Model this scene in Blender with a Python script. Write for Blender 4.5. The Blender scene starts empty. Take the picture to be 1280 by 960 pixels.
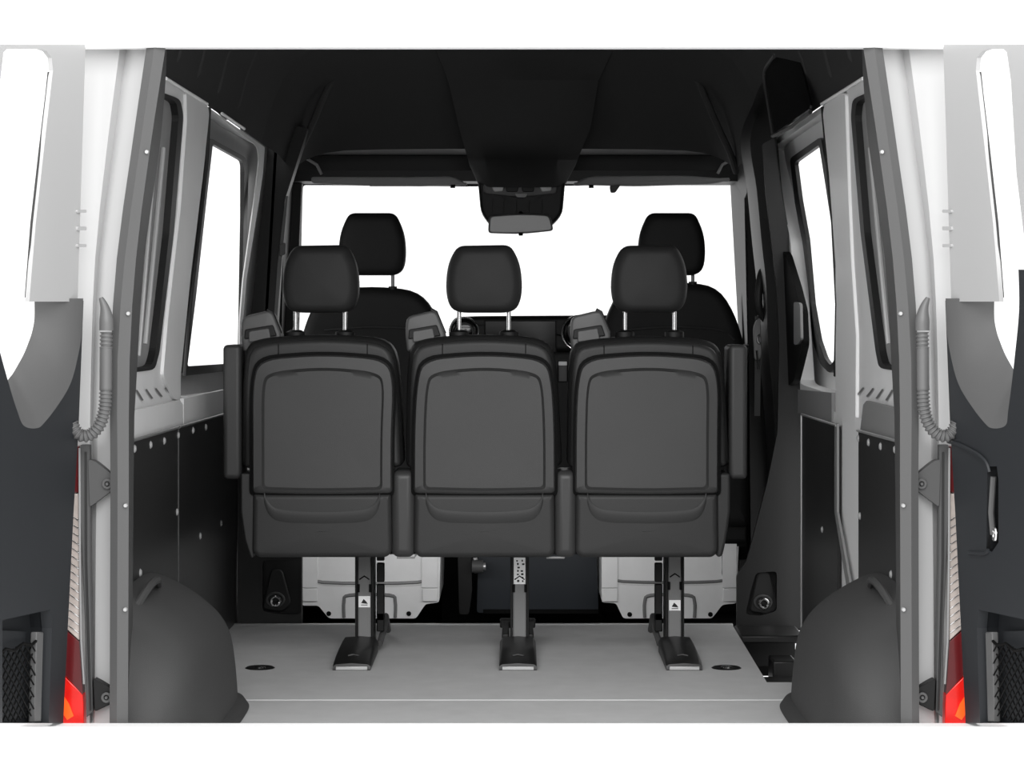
import bpy, bmesh, math, random
from mathutils import Vector, geometry
random.seed(3)
C = bpy.context.scene.collection
FPX, CX, HY = 2790.0, 643.0, 400.0          # focal length in pixels, principal column, horizon row
CAM = Vector((0, -4.5, 0.93))

# ---------------------------------------------------------------- points
def at(px, py, Y):
    s = FPX / (Y - CAM.y)
    return Vector(((px - CX) / s, Y, CAM.z - (py - HY) / s))
def lean_plane(a, b):                        # wall surface X = a + b z
    def f(px, py, d=0.0):
        dx, dz = (px - CX) / FPX, -(py - HY) / FPX
        t = (a + b * CAM.z) / (dx - b * dz)
        return Vector((dx * t + d, CAM.y + t, CAM.z + dz * t))
    return f
PI = lean_plane(-.8964, .04)                 # inner face of the body sides
PW = lean_plane(-1.015, .10)                 # window glass plane
PL = lean_plane(-.8565, .01)                 # lower lining panels
DA = math.radians(12)
D0 = Vector((-.863, -.04, .93)); DL = .05
DN = Vector((math.cos(DA), -math.sin(DA), -DL * math.cos(DA)))
def PD(px, py, d=0.0):                       # inner face of an open rear door
    v = Vector(((px - CX) / FPX, 1, -(py - HY) / FPX))
    t = DN.dot(D0 - CAM) / DN.dot(v)
    return CAM + v * t + Vector((math.cos(DA), -math.sin(DA), 0)) * d

# ---------------------------------------------------------------- materials
def lin(v): 
    v /= 255.0
    return v / 12.92 if v <= .04045 else ((v + .055) / 1.055) ** 2.4
def mat(name, col, rough=.6, bump=0, scale=300, metal=0, vary=0, vscale=8, spec=.5, coat=0, emit=0):
    if not isinstance(col, tuple): col = (col, col, col)
    m = bpy.data.materials.new(name); m.use_nodes = True
    nt = m.node_tree; p = nt.nodes['Principled BSDF']
    c = tuple(lin(x) for x in col) + (1,)
    p.inputs['Base Color'].default_value = c
    p.inputs['Roughness'].default_value = rough
    p.inputs['Metallic'].default_value = metal
    p.inputs['Specular IOR Level'].default_value = spec
    p.inputs['Coat Weight'].default_value = coat
    if emit:
        p.inputs['Emission Color'].default_value = c; p.inputs['Emission Strength'].default_value = emit
    tc = nt.nodes.new('ShaderNodeTexCoord')
    if bump:
        n = nt.nodes.new('ShaderNodeTexNoise'); n.inputs['Scale'].default_value = scale; n.inputs['Detail'].default_value = 3
        b = nt.nodes.new('ShaderNodeBump'); b.inputs['Strength'].default_value = bump; b.inputs['Distance'].default_value = .002
        nt.links.new(tc.outputs['Object'], n.inputs['Vector']); nt.links.new(n.outputs['Fac'], b.inputs['Height'])
        nt.links.new(b.outputs['Normal'], p.inputs['Normal'])
    if vary:
        n = nt.nodes.new('ShaderNodeTexNoise'); n.inputs['Scale'].default_value = vscale; n.inputs['Detail'].default_value = 4
        r = nt.nodes.new('ShaderNodeMapRange')
        r.inputs['To Min'].default_value = 1 - vary; r.inputs['To Max'].default_value = 1 + vary
        mx = nt.nodes.new('ShaderNodeVectorMath'); mx.operation = 'SCALE'; mx.inputs[0].default_value = c[:3]
        nt.links.new(tc.outputs['Object'], n.inputs['Vector']); nt.links.new(n.outputs['Fac'], r.inputs['Value'])
        nt.links.new(r.outputs['Result'], mx.inputs['Scale']); nt.links.new(mx.outputs['Vector'], p.inputs['Base Color'])
    return m
def glass_mat(name, tint=1.0, gl=.06):
    m = bpy.data.materials.new(name); m.use_nodes = True; nt = m.node_tree
    nt.nodes.remove(nt.nodes['Principled BSDF'])
    o = nt.nodes['Material Output']; t = nt.nodes.new('ShaderNodeBsdfTransparent'); t.inputs['Color'].default_value = (tint,)*3 + (1,)
    g = nt.nodes.new('ShaderNodeBsdfGlossy'); g.inputs['Roughness'].default_value = .02
    x = nt.nodes.new('ShaderNodeMixShader'); x.inputs[0].default_value = gl
    nt.links.new(t.outputs[0], x.inputs[1]); nt.links.new(g.outputs[0], x.inputs[2]); nt.links.new(x.outputs[0], o.inputs['Surface'])
    return m
M = {}
M['paint'] = mat('white body paint', 180, .35, spec=.4)
M['header'] = mat('glowing white body paint', 250, .5, spec=.3, emit=.12)  # slight glow added so header and sill turn pure white
M['paint_shade'] = mat('pale grey door paint', 178, .45)
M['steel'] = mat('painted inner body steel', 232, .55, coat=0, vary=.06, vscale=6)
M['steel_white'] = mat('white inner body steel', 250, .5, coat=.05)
M['steel_dark'] = mat('mid grey body steel', 120, .35, vary=.1, vscale=14)  # mid grey, darker than the other body steels
M['seal'] = mat('grey rubber seal', 84, .5, bump=.1, scale=500, spec=.4)
M['seal_light'] = mat('light grey trim strip', 140, .5)
M['rubber'] = mat('black rubber', 26, .5, spec=.4)
M['hose'] = mat('grey ribbed rubber', 96, .42, spec=.5)
M['door_panel'] = mat('charcoal door lining plastic', (39, 41, 44), .5, bump=.15, scale=500, spec=.35)
M['door_scoop'] = mat('smooth lightened door lining plastic', 92, .42, bump=.1, scale=600, spec=.4)  # lighter copy of the lining plastic, paints in the reflected light
M['lining'] = mat('black hardboard lining', 34, .42, bump=.1, scale=150, spec=.4)
M['lining_right'] = mat('charcoal lining', 44, .45, bump=.1, scale=150, spec=.4)
M['black'] = mat('black plastic', 18, .5, bump=.08, scale=400, spec=.3)
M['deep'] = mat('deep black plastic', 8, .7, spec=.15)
M['pillar'] = mat('soft black pillar plastic', 34, .5, bump=.1, scale=500, spec=.35)
M['apillar'] = mat('darker grey pillar plastic', 50, .6, spec=.3)  # even grey, darker than the jamb trim plastic
M['pillar_grey'] = mat('dark grey pillar plastic', 70, .55)
M['headliner'] = mat('black woven headliner', 60, .95, bump=.25, scale=700, spec=.1)
M['headliner_side'] = mat('charcoal moulded headliner', 66, .9, bump=.25, scale=700, spec=.15)
M['leather'] = mat('black leatherette', 49, .48, bump=.12, scale=450, spec=.35)
M['leather_dark'] = mat('dark black leatherette', 33, .5, bump=.12, scale=450, spec=.3)
M['head'] = mat('soft black headrest leatherette', 40, .55, bump=.12, scale=450, spec=.25)
M['front_leather'] = mat('deep black upholstery', 26, .6, bump=.12, scale=450, spec=.2)
M['shell'] = mat('charcoal moulded seat shell', 62, .45, bump=.12, scale=600, spec=.4)
M['shell_rim'] = mat('charcoal shell rim', 62, .4, bump=.1, scale=600, spec=.4)
M['armrest'] = mat('dark grey armrest vinyl', 54, .5, bump=.1, scale=600)
M['guide'] = mat('grey belt guide plastic', 84, .45, bump=.1, scale=600)
M['carpet'] = mat('grey floor covering', 203, .85, bump=.35, scale=600, vary=.10, vscale=14, spec=.2)
M['carpet_seam'] = mat('pale floor seam', 226, .6)
M['arch'] = mat('grained charcoal wheel arch cover', 72, .62, bump=.35, scale=500, vary=.05, spec=.35)
M['chrome'] = mat('polished metal', 225, .18, metal=1)
M['alu'] = mat('brushed aluminium', 215, .35, metal=.7)
M['galv'] = mat('pale galvanised steel', 240, .42, metal=0, vary=.12, vscale=9)
M['legmetal'] = mat('grey painted steel leg', 128, .4, vary=.04)
M['mat_blue'] = mat('blue black rubber mat', (26, 33, 41), .5)
M['red'] = mat('red lamp lens', (205, 14, 2), .3, coat=.15, emit=.2, vary=.3, vscale=25)
M['orange'] = mat('orange lamp reflector', (245, 90, 25), .3, coat=.1, emit=.35)
M['darkred'] = mat('dark red lamp lens', (84, 2, 8), .3, coat=.2, vary=.4, vscale=20)
M['clear'] = mat('clear ribbed lamp lens', (176, 166, 160), .2, coat=.6, vary=.25, vscale=60)
M['mirror'] = mat('grey glowing mirror face', 138, .3, emit=.12)  # faint emission added, the face glows grey rather than mirroring
M['screen'] = mat('glossy black plastic', 8, .12, spec=.5)
M['visor'] = mat('grey visor vinyl', 150, .7)
M['white'] = mat('white sticker with glow', 245, .6, emit=.15)  # slight glow added to keep the stickers bright
M['ink'] = mat('dark print', 40, .7)
M['glass'] = glass_mat('clear window glass')
M['blank'] = mat('pane with painted reflection', 150, .5, vary=.2, vscale=9, spec=.3)  # base colour lightened to paint in the reflections on the pane
M['rod'] = mat('light metal rod', 180, .5, metal=.2)

# ---------------------------------------------------------------- mesh builder
class MB:
    def __init__(s, side=1): s.bm = bmesh.new(); s.side = side
    def face(s, pts):
        v = [s.bm.verts.new(p) for p in pts]
        try: return s.bm.faces.new(v)
        except ValueError: return None
    def rings(s, rings, closed=True, cap0=False, cap1=False):
        V = [[s.bm.verts.new(p) for p in r] for r in rings]; n = len(V[0])
        for a, b in zip(V, V[1:]):
            for i in range(n if closed else n - 1):
                j = (i + 1) % n
                s.bm.faces.new((a[i], a[j], b[j], b[i]))
        if cap0: s.bm.faces.new(V[0])
        if cap1: s.bm.faces.new(V[-1])
        return s
    def sheet(s, outer, holes=(), f=None, off=Vector((0, 0, 0))):
        loops = [[Vector((p[0], p[1], 0)) for p in l] for l in [outer] + list(holes)]
        flat = [p for l in loops for p in l]
        tris = geometry.tessellate_polygon(loops)
        A = [s.bm.verts.new(f(p.x, p.y)) for p in flat]
        if off.length:
            B = [s.bm.verts.new(Vector(a.co) + off) for a in A]
        for t in tris:
            try:
                s.bm.faces.new([A[i] for i in t])
                if off.length: s.bm.faces.new([B[i] for i in reversed(t)])
            except ValueError: pass
        if off.length:
            k = 0
            for l in loops:
                n = len(l)
                for i in range(n):
                    a, b = k + i, k + (i + 1) % n
                    try: s.bm.faces.new((A[a], A[b], B[b], B[a]))
                    except ValueError: pass
                k += n
        return s
    def box(s, x0, x1, y0, y1, z0, z1):
        r = lambda z: [Vector((x0, y0, z)), Vector((x1, y0, z)), Vector((x1, y1, z)), Vector((x0, y1, z))]
        return s.rings([r(z0), r(z1)], True, True, True)
    def tube(s, path, r, n=10, rads=None, caps=True, closed=False):
        path = [Vector(p) for p in path]; R = []
        up = Vector((.13, .31, .94)); m = len(path)
        for i, p in enumerate(path):
            if closed: t = path[(i + 1) % m] - path[i - 1]
            else: t = path[min(i + 1, m - 1)] - path[max(i - 1, 0)]
            t.normalize()
            if i == 0:
                if abs(t.dot(up)) > .9: up = Vector((1, .2, 0))
            a = (up - t * up.dot(t)).normalized(); up = a; b = t.cross(a)
            rr = rads[i] if rads else r
            R.append([p + (a * math.cos(2*math.pi*k/n) + b * math.sin(2*math.pi*k/n)) * rr for k in range(n)])
        if closed: return s.rings(R + [R[0]], True)
        return s.rings(R, True, caps, caps)
    def torus(s, c, R, r, ax='y', n=24, sx=1, sz=1):
        pts = []
        for k in range(n):
            a = 2 * math.pi * k / n; u, v = R * math.cos(a) * sx, R * math.sin(a) * sz
            pts.append(Vector(c) + (Vector((u, 0, v)) if ax == 'y' else Vector((u, v, 0)) if ax == 'z' else Vector((0, u, v))))
        return s.tube(pts, r, 8, closed=True)
    def disc(s, c, R, y0, y1, n=20):
        ring = lambda y, q: [Vector((c[0] + q*math.cos(2*math.pi*k/n), y, c[1] + q*math.sin(2*math.pi*k/n))) for k in range(n)]
        return s.rings([ring(y1, R), ring(y0 + .2*(y1-y0), R), ring(y0, R*.8)], True, True, True)
    def puff(s, out, y0, y1, r=.02, dome=0.0, rs=5, back_r=None, radial=False):
        """rounded slab: out = closed outline [(x, z)], y0 face towards the rear, y1 face towards the front"""
        br = r if back_r is None else back_r
        n = len(out); P = [Vector(o) for o in out]
        area = sum(P[i].x * P[(i+1) % n].y - P[(i+1) % n].x * P[i].y for i in range(n))
        sg = 1 if area > 0 else -1; N = []
        for i in range(n):
            t = (P[(i+1) % n] - P[i-1]); t.normalize(); N.append(Vector((-t.y, t.x)) * sg)
        cen = sum(P, Vector((0, 0))) / n
        mr = sum((p - cen).length for p in P) / n
        def ins(d):
            if radial: return [cen + (p - cen) * (1 - d / mr) for p in P]
            return [p + q * d for p, q in zip(P, N)]
        def ring(o, y): return [Vector((p.x, y, p.y)) for p in o]
        R = []
        base = ins(br)
        for k in (.08, .2, .35, .5, .64, .76, .86, .93, .985): R.append(ring([cen + (p - cen) * k for p in base], y1 + dome * .5 * (1 - k*k)))
        for k in range(rs + 1):
            a = math.pi/2 * k / rs
            R.append(ring(ins(br * (1 - math.sin(a))), y1 - br * (1 - math.cos(a))))
        base = ins(r)
        for k in range(rs + 1):
            a = math.pi/2 * (1 - k / rs)
            R.append(ring(ins(r * (1 - math.sin(a))), y0 + r * (1 - math.cos(a))))
        for k in (.985, .93, .86, .76, .64, .5, .35, .2, .08): R.append(ring([cen + (p - cen) * k for p in base], y0 - dome * (1 - k*k)))
        return s.rings(R, True, True, True)
    def build(s, name, m, parent=None, label=None, smooth=True, bevel=0, kind=None, ang=40, seg=2):
        bm = s.bm
        if s.side < 0:
            for v in bm.verts: v.co.x = -v.co.x
        bmesh.ops.remove_doubles(bm, verts=bm.verts, dist=1e-6)
        bmesh.ops.recalc_face_normals(bm, faces=bm.faces)
        me = bpy.data.meshes.new(name)
        o0 = Vector((0, 0, 0))
        if bm.verts:
            lo = [min(v.co[i] for v in bm.verts) for i in range(3)]; hi = [max(v.co[i] for v in bm.verts) for i in range(3)]
            o0 = Vector(((lo[0]+hi[0])/2, (lo[1]+hi[1])/2, lo[2]))
        base = o0 if parent is None else (parent.get('_w') and Vector(parent['_w']) or Vector((0,0,0)))
        for v in bm.verts: v.co -= base
        bm.to_mesh(me); bm.free()
        if smooth:
            me.shade_smooth(); me.set_sharp_from_angle(angle=math.radians(ang))
        o = bpy.data.objects.new(name, me); C.objects.link(o); me.materials.append(m)
        o['_w'] = tuple(base)
        if parent is None: o.location = base
        else: o.parent = parent
        if bevel:
            b = o.modifiers.new('bevel', 'BEVEL'); b.width = bevel; b.segments = seg; b.limit_method = 'ANGLE'; b.harden_normals = False
        if label: o['label'] = label
        if kind: o['kind'] = kind
        return o
def thing(name, label, cat, loc, group=None):
    o = bpy.data.objects.new(name, None); C.objects.link(o); o.location = loc; o['_w'] = tuple(loc)
    o.empty_display_size = .05
    o['label'] = label; o['category'] = cat
    if group: o['group'] = group
    return o
def tag(o, label, cat, group=None):
    o['label'] = label; o['category'] = cat
    if group: o['group'] = group
    return o
def rpoly(pts, r=8, n=4):
    out = []; m = len(pts)
    for i, p in enumerate(pts):
        p = Vector(p[:2]) if len(p) < 3 else Vector(p[:2]); rr = pts[i][2] if len(pts[i]) > 2 else r
        a = Vector(pts[i-1][:2]) - p; b = Vector(pts[(i+1) % m][:2]) - p
        ra = min(rr, a.length*.49); rb = min(rr, b.length*.49)
        a = p + a.normalized()*ra; b = p + b.normalized()*rb
        for k in range(n + 1):
            t = k / n
            out.append(a*(1-t)**2 + p*2*t*(1-t) + b*t*t)
    return out
def xz(out, Y): return [(at(p[0], p[1], Y).x, at(p[0], p[1], Y).z) for p in out]
def spline(xs, ys, x):                      # smooth interpolation through stations
    for i in range(len(xs) - 1):
        if x <= xs[i+1] or i == len(xs) - 2:
            h = xs[i+1]-xs[i]; t = (x - xs[i]) / h
            d = lambda j: (ys[min(j+1, len(xs)-1)] - ys[max(j-1, 0)]) / (xs[min(j+1, len(xs)-1)] - xs[max(j-1, 0)])
            m0, m1 = d(i)*h, d(i+1)*h
            return (2*t**3-3*t**2+1)*ys[i] + (t**3-2*t**2+t)*m0 + (-2*t**3+3*t**2)*ys[i+1] + (t**3-t**2)*m1
def path_smooth(pts, n=6):
    out = []; m = len(pts)
    for i in range(m - 1):
        p0, p1, p2, p3 = pts[max(i-1, 0)], pts[i], pts[i+1], pts[min(i+2, m-1)]
        for k in range(n):
            t = k / n
            out.append(.5*((2*p1) + (p2-p0)*t + (2*p0-5*p1+4*p2-p3)*t*t + (3*p1-p0-3*p2+p3)*t**3))
    out.append(pts[-1]); return out
ST = dict(kind='structure')

# ================================================================ SETTING
# ---- floor
fl = MB()
zf = 0.0
fl.sheet([(-.86, -.02), (.86, -.02), (.86, 1.23), (.648, 1.23), (.665, 2.32), (-.86, 2.32)], (), lambda x, y: Vector((x, y, zf)), Vector((0, 0, -.03)))
floor = fl.build('floor', M['carpet'], smooth=False, **ST)
Ys = FPX * .93 / 475 - 4.5
MB().box(-.66, .66, Ys-.004, Ys+.004, .0, .0012).build('trim_1', M['carpet_seam'], smooth=False, **ST)
MB().box(-.86, .668, 2.318, 2.332, -.035, .002).build('trim_2', M['alu'], bevel=.002, **ST)
# cab floor and step well
MB().box(-.86, .86, 2.335, 4.3, -.16, -.13).build('floor_cab', M['deep'], smooth=False, **ST)
MB().box(-.86, .86, 2.336, 2.36, -.13, -.012).build('trim_3', M['black'], **ST)
b = MB(); b.box(.64, .98, 1.2, 2.6, -.24, -.22)
b.build('floor_step', M['lining'], smooth=False, **ST)
# ---- ceiling
c = MB(); rows = []
prof = [(-.838, 1.515), (-.828, 1.56), (-.80, 1.65), (-.765, 1.73), (-.72, 1.795), (-.65, 1.84), (-.5, 1.862), (-.25, 1.872), (0, 1.875)]
prof = prof + [(-x, z) for x, z in reversed(prof[:-1])]
for Y in (0.0, .5, 1.0, 1.5, 2.0, 2.5, 2.9): rows.append([Vector((x, Y, z)) for x, z in prof])
c.rings(rows, closed=False)
c.build('ceiling', M['headliner'], kind='structure', ang=60)
# headliner of the cab: corners close in towards the windscreen
c = MB(); rows = []
for Y, zt, zb, xs in ((2.9, 1.875, 1.515, 1.0), (3.1, 1.86, 1.50, .97), (3.3, 1.80, 1.48, .955), (3.45, 1.70, 1.475, .95), (3.55, 1.60, 1.475, .95), (3.58, 1.55, 1.48, .95)):
    rows.append([Vector((x * xs, Y, zb + (z - 1.515) / .36 * (zt - zb))) for x, z in prof])
c.rings(rows, closed=False); c.build('ceiling_cab', M['headliner'], kind='structure', ang=60)
# recess shelf and lip over the windscreen
c = MB()
for (Y0, Z0), (Y1, Z1) in zip([(3.58, 1.555), (3.86, 1.545), (3.86, 1.49), (3.9, 1.452), (4.12, 1.45)], [(3.86, 1.545), (3.86, 1.49), (3.9, 1.452), (4.12, 1.45)]):
    c.face([Vector((-.84, Y0, Z0)), Vector((.84, Y0, Z0)), Vector((.84, Y1, Z1)), Vector((-.84, Y1, Z1))])
c.build('ceiling_front', M['black'], kind='structure', smooth=False)
# side corner folds where the A pillars meet the headliner
for sd in (1, -1):
    f = MB(sd); p = path_smooth([at(436, 60, 3.3), at(412, 105, 3.3), at(388, 160, 3.35), at(374, 190, 3.4), at(366, 215, 3.5)], 5)
    f.tube(p, .012, 8)
    f.build('trim_%d' % (4 if sd > 0 else 5), M['headliner_side'], **ST)
# central tongue of the overhead console (part of the headliner)
t = MB()
R = [[at(545, 62, 3.10), at(560, 100, 3.30), at(574, 160, 3.42), at(585, 200, 3.5), at(600, 232, 3.62)],
     [at(580, 62, 3.06), at(592, 100, 3.27), at(600, 160, 3.36), at(606, 200, 3.44), at(614, 234, 3.56)],
     [at(716, 62, 3.06), at(705, 100, 3.27), at(700, 160, 3.36), at(697, 200, 3.44), at(692, 234, 3.56)],
     [at(766, 62, 3.10), at(748, 100, 3.30), at(738, 160, 3.42), at(722, 200, 3.5), at(705, 232, 3.62)]]
back = lambda P: P + Vector((0, .3, 0))
t.rings([[back(p) for p in R[0]]] + R + [[back(p) for p in R[3]]], closed=False)
t.face([R[0][3], R[1][3], R[2][3], R[3][3], back(R[3][3]), back(R[0][3])])
t.build('ceiling_console', M['headliner'], kind='structure', ang=35)

# ---- rear frame: header above the opening and loading sill below it
MB().box(-1.0, 1.0, -.035, .0, CAM.z + 341*(4.465)/FPX, 1.66).build('trim_6', M['header'], smooth=False, **ST)
MB().box(-1.0, 1.0, -.075, -.037, -.35, CAM.z - 504*4.463/FPX).build('trim_7', M['header'], smooth=False, **ST)

# ---- side walls, built for the left and mirrored for the right
SY = [59, 90, 120, 155, 190, 260, 323, 380, 450, 520, 600, 700, 800, 904]
stn = [59, 190, 323, 450, 600, 904]
JL = dict(A=[96,92,86,84,84,80], B=[150,133,119,114,112,112], B2=[158,141,124,118,115,114], Cc=[168,150,132,126,121,118], D=[183,164,146,138,138,137],
          E=[193,174,156,147,147,146], F=[207,187,170,162,161,160])
def col(k, y): return spline(stn, JL[k], y)
def lo_panel(side):
    if side > 0:
        return [([(150, 556), (222, 535), (222, 905), (150, 1000)], 'lining'), ([(223, 534.7), (299, 513), (299, 800), (223, 905)], 'lining')]
    return [([(150, 556), (213, 539), (213, 905), (150, 1000)], 'lining_right'), ([(239, 533), (283, 519), (283, 800), (239, 870)], 'lining')]
for sd in (1, -1):
    nm = 'left' if sd > 0 else 'right'
    # rear pillar (jamb)
    j = MB(sd)
    def strip(mb, keys, extra_in=None):
        rws = []
        for y in SY:
            r = [at(col(k, y), y, Y) for k, Y in keys]
            if extra_in: r.append(at(col('F', y) + extra_in[0], y, extra_in[1]))
            rws.append(r)
        mb.rings(rws, closed=False)
    strip(j, [('A', .16), ('A', .03), ('B', .03), ('B2', .05), ('Cc', .03), ('D', .018), ('D', .0)])
    j.build('wall_%s_jamb' % nm, M['paint'], kind='structure', ang=25)
    j = MB(sd); strip(j, [('D', 0), ('D', -.02), ('E', -.03), ('F', -.02), ('F', .06)])
    o = j.build('rubber_seal', M['seal'], ang=40)
    tag(o, 'long grey rubber seal strip edging the %s side of the rear opening' % nm, 'seal')
    for y in (190, 392, 632, 762):
        q = MB(sd); x = (col('E', y) + col('F', y)) / 2 + 3
        pt = at(x, y, -.026); q.disc((pt.x, pt.z), .0042, -.030, -.02, 12)
        q.build('rivet', M['rod'], o)
    # inner pillar dark strip, headliner side, steel sheet
    g = MB(sd)
    rws = []
    for y in SY:
        xin = spline([40, 100, 190, 323, 450, 520, 912], [209, 207, 199, 180, 172, 168, 165], y)
        rws.append([at(col('F', y) - 2, y, .05), at(xin, y, .22)])
    g.rings(rws, closed=False); g.build('wall_%s_pillar' % nm, M['pillar_grey'], kind='structure')
    # --- steel sheet with window openings
    if sd > 0:
        whole = [(150, 52), (205, 96), (256, 131), (331, 184), (329, 215), (324, 250), (316, 300), (308, 350), (304, 400), (302, 528), (150, 575)]
        hole_w = [(262, 138), (322, 183), (324, 200), (318, 250), (311, 300), (304, 350), (300, 400), (299, 486), (224, 497), (229, 420), (244, 300), (256, 200)]
        hole_b = [(190, 112), (222, 124), (226, 145), (214, 290), (196, 440), (190, 462), (160, 466), (150, 300), (150, 120)]
        glass = [(261, 180), (299, 201), (301, 215), (297, 440), (291, 454), (229, 458), (240, 370), (252, 260)]
        seal_o = [(257, 172), (303, 197), (306, 215), (302, 445), (296, 462), (224, 470), (236, 370), (248, 260)]
    else:
        whole = [(150, 52), (205, 96), (256, 131), (322, 178), (310, 240), (300, 302), (287, 430), (285, 528), (150, 575)]
        hole_w = [(254, 138), (318, 183), (317, 200), (310, 240), (298, 300), (286, 480), (240, 495), (236, 420), (234, 380), (240, 260), (248, 180)]
        hole_b = [(190, 112), (217, 124), (219, 145), (207, 290), (188, 440), (184, 460), (160, 464), (150, 300), (150, 120)]
        glass = [(257, 181), (288, 203), (282, 250), (273, 300), (266, 380), (258, 425), (250, 448), (243, 457), (238, 450), (233, 380), (240, 290), (250, 225)]
        seal_o = [(255, 171), (294, 198), (288, 252), (279, 300), (272, 380), (264, 430), (256, 455), (244, 467), (233, 456), (227, 380), (236, 290), (246, 220)]
    w = MB(sd); w.sheet(whole, [rpoly(hole_w, 5, 2), rpoly(hole_b, 6, 2)], PI)
    # reveal faces from the sheet out to the window plane
    for hl in (rpoly(hole_w, 5, 2),):
        w.rings([[PI(*p) for p in hl], [PI(*p) + Vector((-.045 if p[0] < 285 or sd < 0 else -.004, 0, 0)) for p in hl]], True)
    w.build('wall_%s' % nm, M['steel'], kind='structure', ang=30)
    # outer frame with glass
    fo = MB(sd); big = [(215, 110), (345, 190), (345, 540), (200, 540)]
    fo.sheet(big, [rpoly(seal_o, 4, 2)], PW); 
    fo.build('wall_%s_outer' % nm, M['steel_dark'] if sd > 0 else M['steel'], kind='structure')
    wf = MB(sd); wf.sheet(rpoly(seal_o, 4, 2), [rpoly(glass, 3, 2)], PW, Vector((.012, 0, 0)))
    wn = wf.build('window_%d' % (1 if sd > 0 else 2), M['rubber'], kind='structure', smooth=False)
    gl = MB(sd); gl.sheet(rpoly(seal_o, 4, 2), (), lambda x, y: PW(x, y) + Vector((.004, 0, 0))); gl.build('pane', M['glass'], wn)
    # rear blanked window: black gasket, pane with painted-in reflection and light rods
    hb = rpoly(hole_b, 6, 3)
    inner = rpoly([(185, 118), (215, 129), (218, 148), (206, 290), (189, 438), (184, 455), (155, 458), (150, 300), (150, 125)] if sd > 0 else
                  [(185, 118), (210, 129), (212, 148), (200, 290), (181, 438), (177, 454), (155, 456), (150, 300), (150, 125)], 6, 3)
    g = MB(sd); g.sheet([(p[0] + 2, p[1]) for p in hb], [[(p[0] + 4, p[1] - (2 if p[1] < 200 else -3)) for p in inner]], lambda x, y: PI(x, y, .003), Vector((-.02, 0, 0)))
    wn = g.build('window_%d' % (3 if sd > 0 else 4), M['rubber'], kind='structure', smooth=False)
    g = MB(sd); g.sheet([(p[0] + 3, p[1]) for p in hb], (), lambda x, y: PI(x, y, -.014)); g.build('pane', M['blank'], wn, smooth=False)
    for x0, x1, ya, yb, rr in ((203, 180, 185, 430, .006), (196, 172, 150, 445, .005)):
        g = MB(sd); g.tube([PI(x0 - (0 if sd > 0 else 6), ya, .002), PI((x0 + x1)/2 - (0 if sd > 0 else 6), (ya + yb)/2, .002), PI(x1 - (0 if sd > 0 else 6), yb, .002)], rr, 8)
        g.build('rod', M['rod'], wn)
    # bright roof-rail strips above the windows
    for a, bb, nn in (((203, 98), (255, 130), 8), ((274, 142), (302, 161), 10)):
        g = MB(sd); g.tube([PI(a[0], a[1], .008), PI(bb[0], bb[1], .008)], .0045, 8)
        g.build('trim_%d' % (nn + (0 if sd > 0 else 1)), M['steel_white'], **ST)
    # lower ledge: pale boxed shelf over the lining
    lg = MB(sd)
    if sd > 0:
        lg.sheet([(150, 516), (218, 500), (222, 506), (222, 537), (150, 558)], (), lambda x, y: PI(x, y, .014), Vector((-.01, 0, 0)))
        lg.sheet([(224, 498), (276, 487), (300, 487), (300, 515), (224, 536)], (), lambda x, y: PI(x, y, .012), Vector((-.01, 0, 0)))
    else:
        lg.sheet([(150, 512), (196, 501), (200, 506), (204, 540), (150, 556)], (), lambda x, y: PI(x, y, .014), Vector((-.01, 0, 0)))
        lg.sheet([(240, 491), (283, 487), (283, 516), (240, 528)], (), lambda x, y: PI(x, y, .014), Vector((-.01, 0, 0)))
    lg.build('trim_%d' % (12 if sd > 0 else 13), M['seal_light'] if sd < 0 else M['steel'], smooth=False, **ST)
    # slotted vents on the ledge
    vt = MB(sd)
    for k in range(4):
        x = 170 + k * 12
        vt.face([PI(x - 2, 488 - k*1.0, .003), PI(x + 0, 487 - k*1.0, .003), PI(x + 8, 500 - k*2.3, .003), PI(x + 6, 501 - k*2.3, .003)])
    vt.build('trim_%d' % (14 if sd > 0 else 15), M['steel_dark'], smooth=False, **ST)
    # lower wall behind the lining panels, then the lining panels
    lw = MB(sd); lw.sheet([(150, 540), (345 if sd > 0 else 285, 495 if sd > 0 else 505), (345 if sd > 0 else 285, 800), (150, 1050)], (), lambda x, y: PL(x, y, -.012))
    lw.build('wall_%s_lower' % nm, M['steel'] if sd > 0 else M['steel_white'], kind='structure')
    for i, (pg, mm) in enumerate(lo_panel(sd)):
        q = MB(sd); q.sheet(pg, (), PL, Vector((-.008, 0, 0)))
        o = q.build('lining_panel', M[mm], smooth=False)
        tag(o, {(1, 0): 'riveted black lining panel low on the left wall behind the wheel arch', (1, 1): 'black lining panel between left wheel arch and bench seat',
                (-1, 0): 'riveted charcoal lining panel low on the right wall above the wheel arch', (-1, 1): 'black lower panel of the sliding side door with bright edges'}[(sd, i)], 'wall panel')
        riv = {(1, 0): [(168, 561), (188, 556), (205, 551), (175, 716), (221, 640), (221, 736)], (1, 1): [(241, 538), (257, 534), (250, 670), (276, 654), (222.6, 544)],
               (-1, 0): [(167, 562), (185, 558), (200, 553), (213, 548), (211, 645), (172, 718)], (-1, 1): [(258, 662)]}[(sd, i)]
        for x, y in riv:
            pt = PL(x, y); z = MB(sd)
            n = 8; ring = lambda r, d: [pt + Vector((d, r*math.cos(2*math.pi*k/n), r*math.sin(2*math.pi*k/n))) for k in range(n)]
            z.rings([ring(.010, 0), ring(.006, .004)], True, False, True); z.build('rivet', M['rod'], o)
        # pale top edging
        z = MB(sd); z.tube([PL(pg[0][0], pg[0][1] - 1, .002), PL(pg[1][0], pg[1][1] - 1, .002)], .004, 6)
        z.build('edge_strip', M['alu'] if (sd < 0) else M['steel_dark'], o)
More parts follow.
